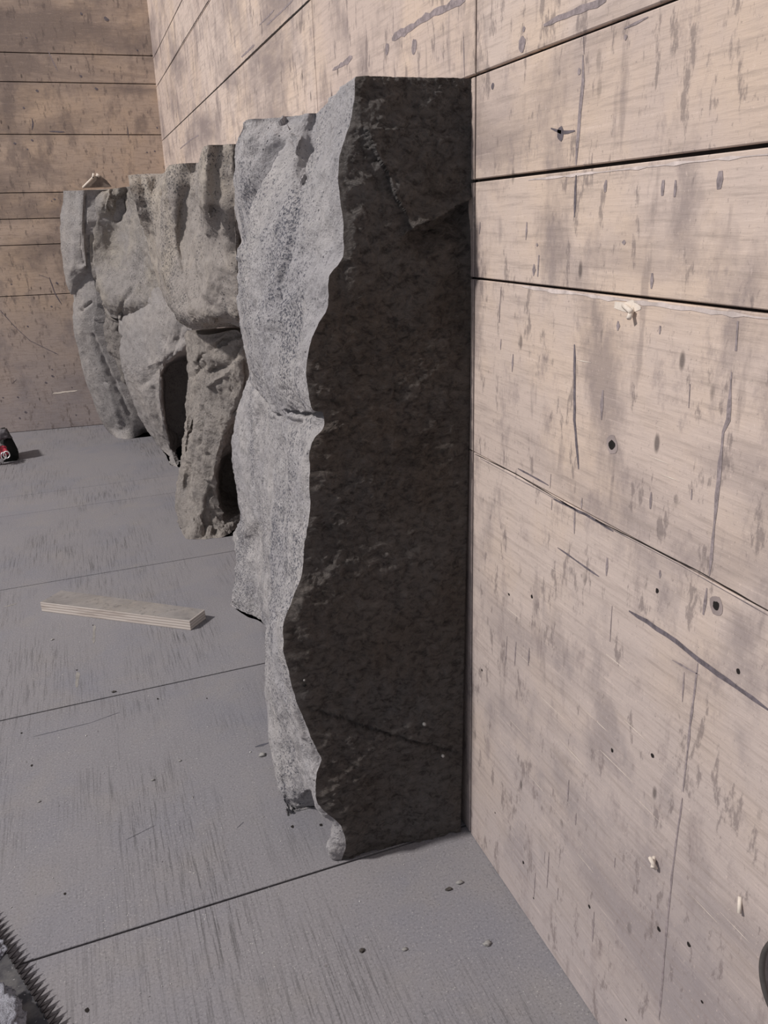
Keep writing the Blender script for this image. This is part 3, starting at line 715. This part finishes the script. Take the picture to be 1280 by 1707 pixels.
# wood scrap on top of the rear rocks
b = BM()
y0 = 3.95
tri = [(138, 313), (157, 294), (167, 292), (178, 301), (186, 311)]
fr = [b.v(on_depth(x, y, y0)) for x, y in tri]; bk_ = [b.v(on_depth(x, y, y0) + Vector((0, .03, 0))) for x, y in tri]
b.f(fr); b.f(list(reversed(bk_)))
for i in range(5): b.f([fr[i], bk_[i], bk_[(i + 1) % 5], fr[(i + 1) % 5]])
sp_ = b.build('wood_scrap', plain('scrap_brown', (.20, .165, .14)), smooth=False)
b = BM()
def stick(b, p, q, r):
    d = (q - p).normalized(); u = d.cross(Vector((0, 1, 0))).normalized(); v = d.cross(u)
    k = []
    for c in (p, q): k.append([b.v(c + (u * math.cos(a) + v * math.sin(a)) * r) for a in [i * math.tau / 6 for i in range(6)]])
    for i in range(6): b.f([k[0][i], k[0][(i + 1) % 6], k[1][(i + 1) % 6], k[1][i]])
    b.f(k[0]); b.f(list(reversed(k[1])))
stick(b, on_depth(138, 313, y0 - .01), on_depth(156, 295, y0 - .01), .005)
stick(b, on_depth(155, 297, y0 - .01), on_depth(156, 289, y0 - .01), .005); stick(b, on_depth(160, 291, y0 - .01), on_depth(166, 294, y0 - .01), .007)
e = b.build('bare_edge', M_pale, sp_); e['label'] = 'pale broken edge'
tag(sp_, 'small broken wood scrap with pale edges perched on top of the hollowed rock', 'wood scrap')

# splinter curls sticking out of the wall
def splinter(x, y, pts, label, r=.003):
    b = BM(); c = on_wall(x, y)
    for (dy, dz, dx), (ey, ez, ex) in pts: stick(b, c + Vector((-dx, -dy, dz)), c + Vector((-ex, -ey, ez)), r)
    o = b.build('wood_splinter', M_pale); tag(o, label, 'splinter', 'splinters torn from the plywood wall')
splinter(1090, 1432, [((.0, -.006, .0), (.004, .008, .009)), ((.004, .008, .009), (.009, -.004, .004)), ((0, .003, .0), (.008, -.002, .008))], 'pale curled wood splinter standing out low on the right plywood wall', .0022)
splinter(1052, 514, [((-.012, .002, .0), (.008, -.002, .006)), ((.002, 0, 0), (.008, -.008, .008))], 'pale torn wood splinter under the third board joint of the right wall', .0026)
splinter(1232, 1503, [((0, .006, 0), (.006, -.006, .005))], 'tiny pale splinter near the lower right of the plywood wall', .002)

# saw: blade with double row of set teeth
M_blade = NT('dusty_blade_steel', .55, .5)
kk = M_blade; kk.b.inputs['Metallic'].default_value = .35
cc = kk.mix(kk.ramp(kk.noise(45, det=5), .42, .62), (.05, .05, .06), (.15, .145, .145))
cc = kk.mix(kk.ramp(kk.noise(300, det=3), .66, .72, 0, .7), cc, (.5, .5, .5))
M_blade = kk.done(cc, kk.bump(kk.noise(180), .3, .001))
M_tooth = plain('dark_teeth', (.035, .03, .032), .5, .5, .4)
z0 = .012
P0, P1 = on_floor(-12, 1512, z0), on_floor(128, 1738, z0)      # line of tooth roots, near tips
ax = (P1 - P0); Ln = ax.length; ax.normalize(); nx = Vector((0, 0, 1)).cross(ax).normalized()
if nx.x < 0: nx = -nx
root = tag(bpy.data.objects.new('hand_saw', None), 'dusty saw blade with fine dark teeth crossing the bottom left corner of the floor', 'saw')
sc.collection.objects.link(root)
Wd = .12; th = .0022; tl = .0145; n = int(Ln / .0118)
b = BM()
q = [P0 - nx * tl, P1 - nx * tl, P1 - nx * (Wd), P0 - nx * (Wd)]
t_ = [b.v(p) for p in q]; l_ = [b.v(p - Vector((0, 0, th))) for p in q]
b.f(t_); b.f(list(reversed(l_)))
for i in range(4): b.f([t_[i], t_[(i + 1) % 4], l_[(i + 1) % 4], l_[i]])
b.build('blade', M_blade, root, smooth=False)
b = BM()
for i in range(n):
    for s, zo in ((0, .0012), (.5, -.0016)):
        c = P0 + ax * ((i + .5 + s) * Ln / n) + Vector((0, 0, zo))
        hw = Ln / n * .30; bl = nx * (tl + .0015)
        tp = c + ax * (-.003); tp.z += zo * 1.4
        v = [c - bl - ax * hw, c - bl + ax * hw, tp]
        a_ = [b.v(p + Vector((0, 0, .0006))) for p in v]; c_ = [b.v(p - Vector((0, 0, .0012))) for p in v]
        b.f(a_); b.f(list(reversed(c_)))
        for k in range(3): b.f([a_[k], a_[(k + 1) % 3], c_[(k + 1) % 3], c_[k]])
tg = b.build('toothed_edge', M_tooth, root, smooth=False)

def lump(name, c, r, sq, mat, seed, rough=.25, sub=5, parent=None):
    bb = bmesh.new(); bmesh.ops.create_icosphere(bb, subdivisions=sub, radius=1)
    for v in bb.verts:
        p = v.co.copy(); d = 1 + rough * fbm(p * 1.6 + Vector((seed, 0, 0)), 6, .6) + .05 * noise.noise(p * 14)
        v.co = Vector((p.x * sq[0], p.y * sq[1], p.z * sq[2])) * r * d * S + c * S
    me = bpy.data.meshes.new(name); bb.to_mesh(me); bb.free(); me.materials.append(mat)
    for p in me.polygons: p.use_smooth = True
    o = bpy.data.objects.new(name, me); sc.collection.objects.link(o)
    if parent: o.parent = parent
    return o
M_crys = rock_mat('pale_granular', (.50, .51, .58), (.60, .60, .66), speck=.3, bump=1., light=(.9, .9, .95), pores=.8)
cp = on_floor(-22, 1722, z0 + .02)
o = lump('stone_chunk', cp, .046, (1.0, 1.35, .42), M_crys, 3.1, .3)
tag(o, 'pale bluish granular stone chunk lying on the saw blade at the bottom left', 'stone')
cp = on_floor(-9, 1585, z0 + .002)
o = lump('stone_crumb_heap', cp, .015, (1.0, 1.2, .3), M_crys, 8.1, .4, 4)
tag(o, 'small pale heap of stone grit on the upper end of the saw blade', 'grit')

# dark object with red and silver wrapper by the back wall
root = bpy.data.objects.new('wrapped_packet', None); sc.collection.objects.link(root)
c0 = on_floor(14, 772); root.location = c0 * S
tag(root, 'black packet with crumpled red and silver wrapping near the back wall', 'packet')
def to_local(o): o.parent = root; o.matrix_parent_inverse = Matrix.Translation(-c0 * S)
M_blk = plain('black_plastic', (.012, .013, .012), .6, .3)
Yb = 3.93
front = [(4, 722), (15, 720), (31, 751), (32, 768), (26, 771), (2, 771)]
b = BM()
z_ = lambda p: Vector((p.x, p.y, max(.001, p.z)))
fr = [b.v(z_(on_depth(x, y, Yb))) for x, y in front]; bk_ = [b.v(z_(on_depth(x, y, Yb) + Vector((-.02, .12, 0)))) for x, y in front]
b.f(fr); b.f(list(reversed(bk_)))
for i in range(len(fr)): b.f([fr[i], bk_[i], bk_[(i + 1) % len(fr)], fr[(i + 1) % len(fr)]])
bmesh.ops.bevel(b.bm, geom=b.bm.edges[:], offset=.004, segments=2, affect='EDGES')
to_local(b.build('body', M_blk))
def crump(name, pts, mat, Y, r, seed):
    for x, y in pts:
        o = lump(name, on_depth(x, y, Y), r, (1, .5, 1), mat, seed, .7, 3); to_local(o); seed += 1.7
M_red = plain('red_foil', (.62, .06, .10), .3, .6, 0, .5, 200, .6); M_sil = plain('silver_foil', (.75, .72, .75), .25, .8, .6, .4, 300, .8)
crump('red_wrapper', [(-2, 752)], M_red, Yb - .05, .030, 1)
crump('silver_wrapper', [(-3, 745), (-2, 766)], M_sil, Yb - .04, .019, 5)
crump('grey_flap', [(4, 724)], plain('grey_film', (.13, .12, .13), .35), Yb - .01, .028, 9)
def ring(name, x, y, Y, rx, rz, t, mat, tilt=0.):
    b = BM(); c = on_depth(x, y, Y); n_, m_ = 20, 6; R_ = []
    for i in range(n_):
        a = i / n_ * math.tau; u = Vector((math.cos(a) * rx, .3 * rx * math.sin(a + tilt), math.sin(a) * rz)); o_ = u.normalized()
        R_.append([b.v(c + u + o_ * t * math.cos(k / m_ * math.tau) + Vector((0, 1, 0)) * t * math.sin(k / m_ * math.tau)) for k in range(m_)])
    for i in range(n_):
        for k in range(m_): b.f([R_[i][k], R_[(i + 1) % n_][k], R_[(i + 1) % n_][(k + 1) % m_], R_[i][(k + 1) % m_]])
    return b.build(name, mat)
to_local(ring('wire_loop', 11, 758, Yb - .07, .013, .015, .0028, M_sil))
to_local(ring('wire_loop', 6, 760, Yb - .07, .010, .016, .0028, M_sil, .6))

# dark loop of cable hanging against the wall at the lower right
b = BM(); c = on_wall(1325, 1655, .006); RR = .036; n_, m_ = 64, 8; R_ = []
for i in range(n_):
    a = i / n_ * math.tau; u = Vector((0, math.cos(a), 1.35 * math.sin(a)))
    p = c + u * RR; o_ = u.normalized()
    R_.append([b.v(p + (o_ * math.cos(k / m_ * math.tau) + Vector((-1, 0, 0)) * math.sin(k / m_ * math.tau)) * .0026) for k in range(m_)])
for i in range(n_):
    for k in range(m_): b.f([R_[i][k], R_[(i + 1) % n_][k], R_[(i + 1) % n_][(k + 1) % m_], R_[i][(k + 1) % m_]])
o = b.build('cable_loop', plain('dark_cable', (.075, .068, .065), .5, .4))
tag(o, 'dark cable loop against the lower right of the plywood wall', 'cable')

# dusty grit all over the floor, too fine to count
b = BM()
for i in range(1500):
    if random.random() < .6: x, y = random.uniform(-.55, .46), random.uniform(.75, 2.2)
    else: x, y = random.uniform(-.6, .45), random.uniform(2.2, 4.4)
    r = random.uniform(.0005, .0013) * (1 if random.random() < .93 else 1.8)
    vs = [b.v((x + random.uniform(-r, r) * 1.5, y + random.uniform(-r, r) * 1.5, z)) for z in (.0004, .0004, .0004, r * 1.3)]
    for f3 in ((0, 1, 2), (0, 1, 3), (1, 2, 3), (0, 2, 3)): b.f([vs[k] for k in f3])
o = b.build('stone_grit', plain('grit_pale', (.42, .41, .40), amp=.4), smooth=False)
tag(o, 'fine pale stone grit and powder scattered over the grey floor boards', 'grit', kind='stuff')
# single chips lying on the floor
chips = [(766, 1471, .0045), (748, 1482, .004), (603, 1584, .004), (812, 1572, .005), (437, 1258, .006), (190, 1153, .004), (300, 1268, .003), (255, 1300, .003), (87, 1066, .0035), (65, 1336, .003), (675, 1582, .0035)]
lab = ['pale stone chip nearest the wall corner on the front floor board', 'dark flat chip beside the pale chip near the wall corner', 'dark little stone chip in the middle of the front floor board', 'grey stone chip at the lower right of the floor',
       'pale chip on the floor left of the tall slab foot', 'tiny pale chip on the thin dark floor joint', 'small pale chip in the middle of the second floor board', 'small chip just left of the floor board middle', 'pale chip below the plywood offcut', 'pale sliver on the left of the second floor board', 'thin pale chip on the front floor board below the slab']
for (x, y, r), lb in zip(chips, lab):
    o = lump('stone_chip', on_floor(x, y, r * .4), r, (1.2, .8, .5), M_dot if 'dark' not in lb else M_cut, x * .01, .5, 2)
    tag(o, lb, 'stone chip', 'loose chips on the floor')
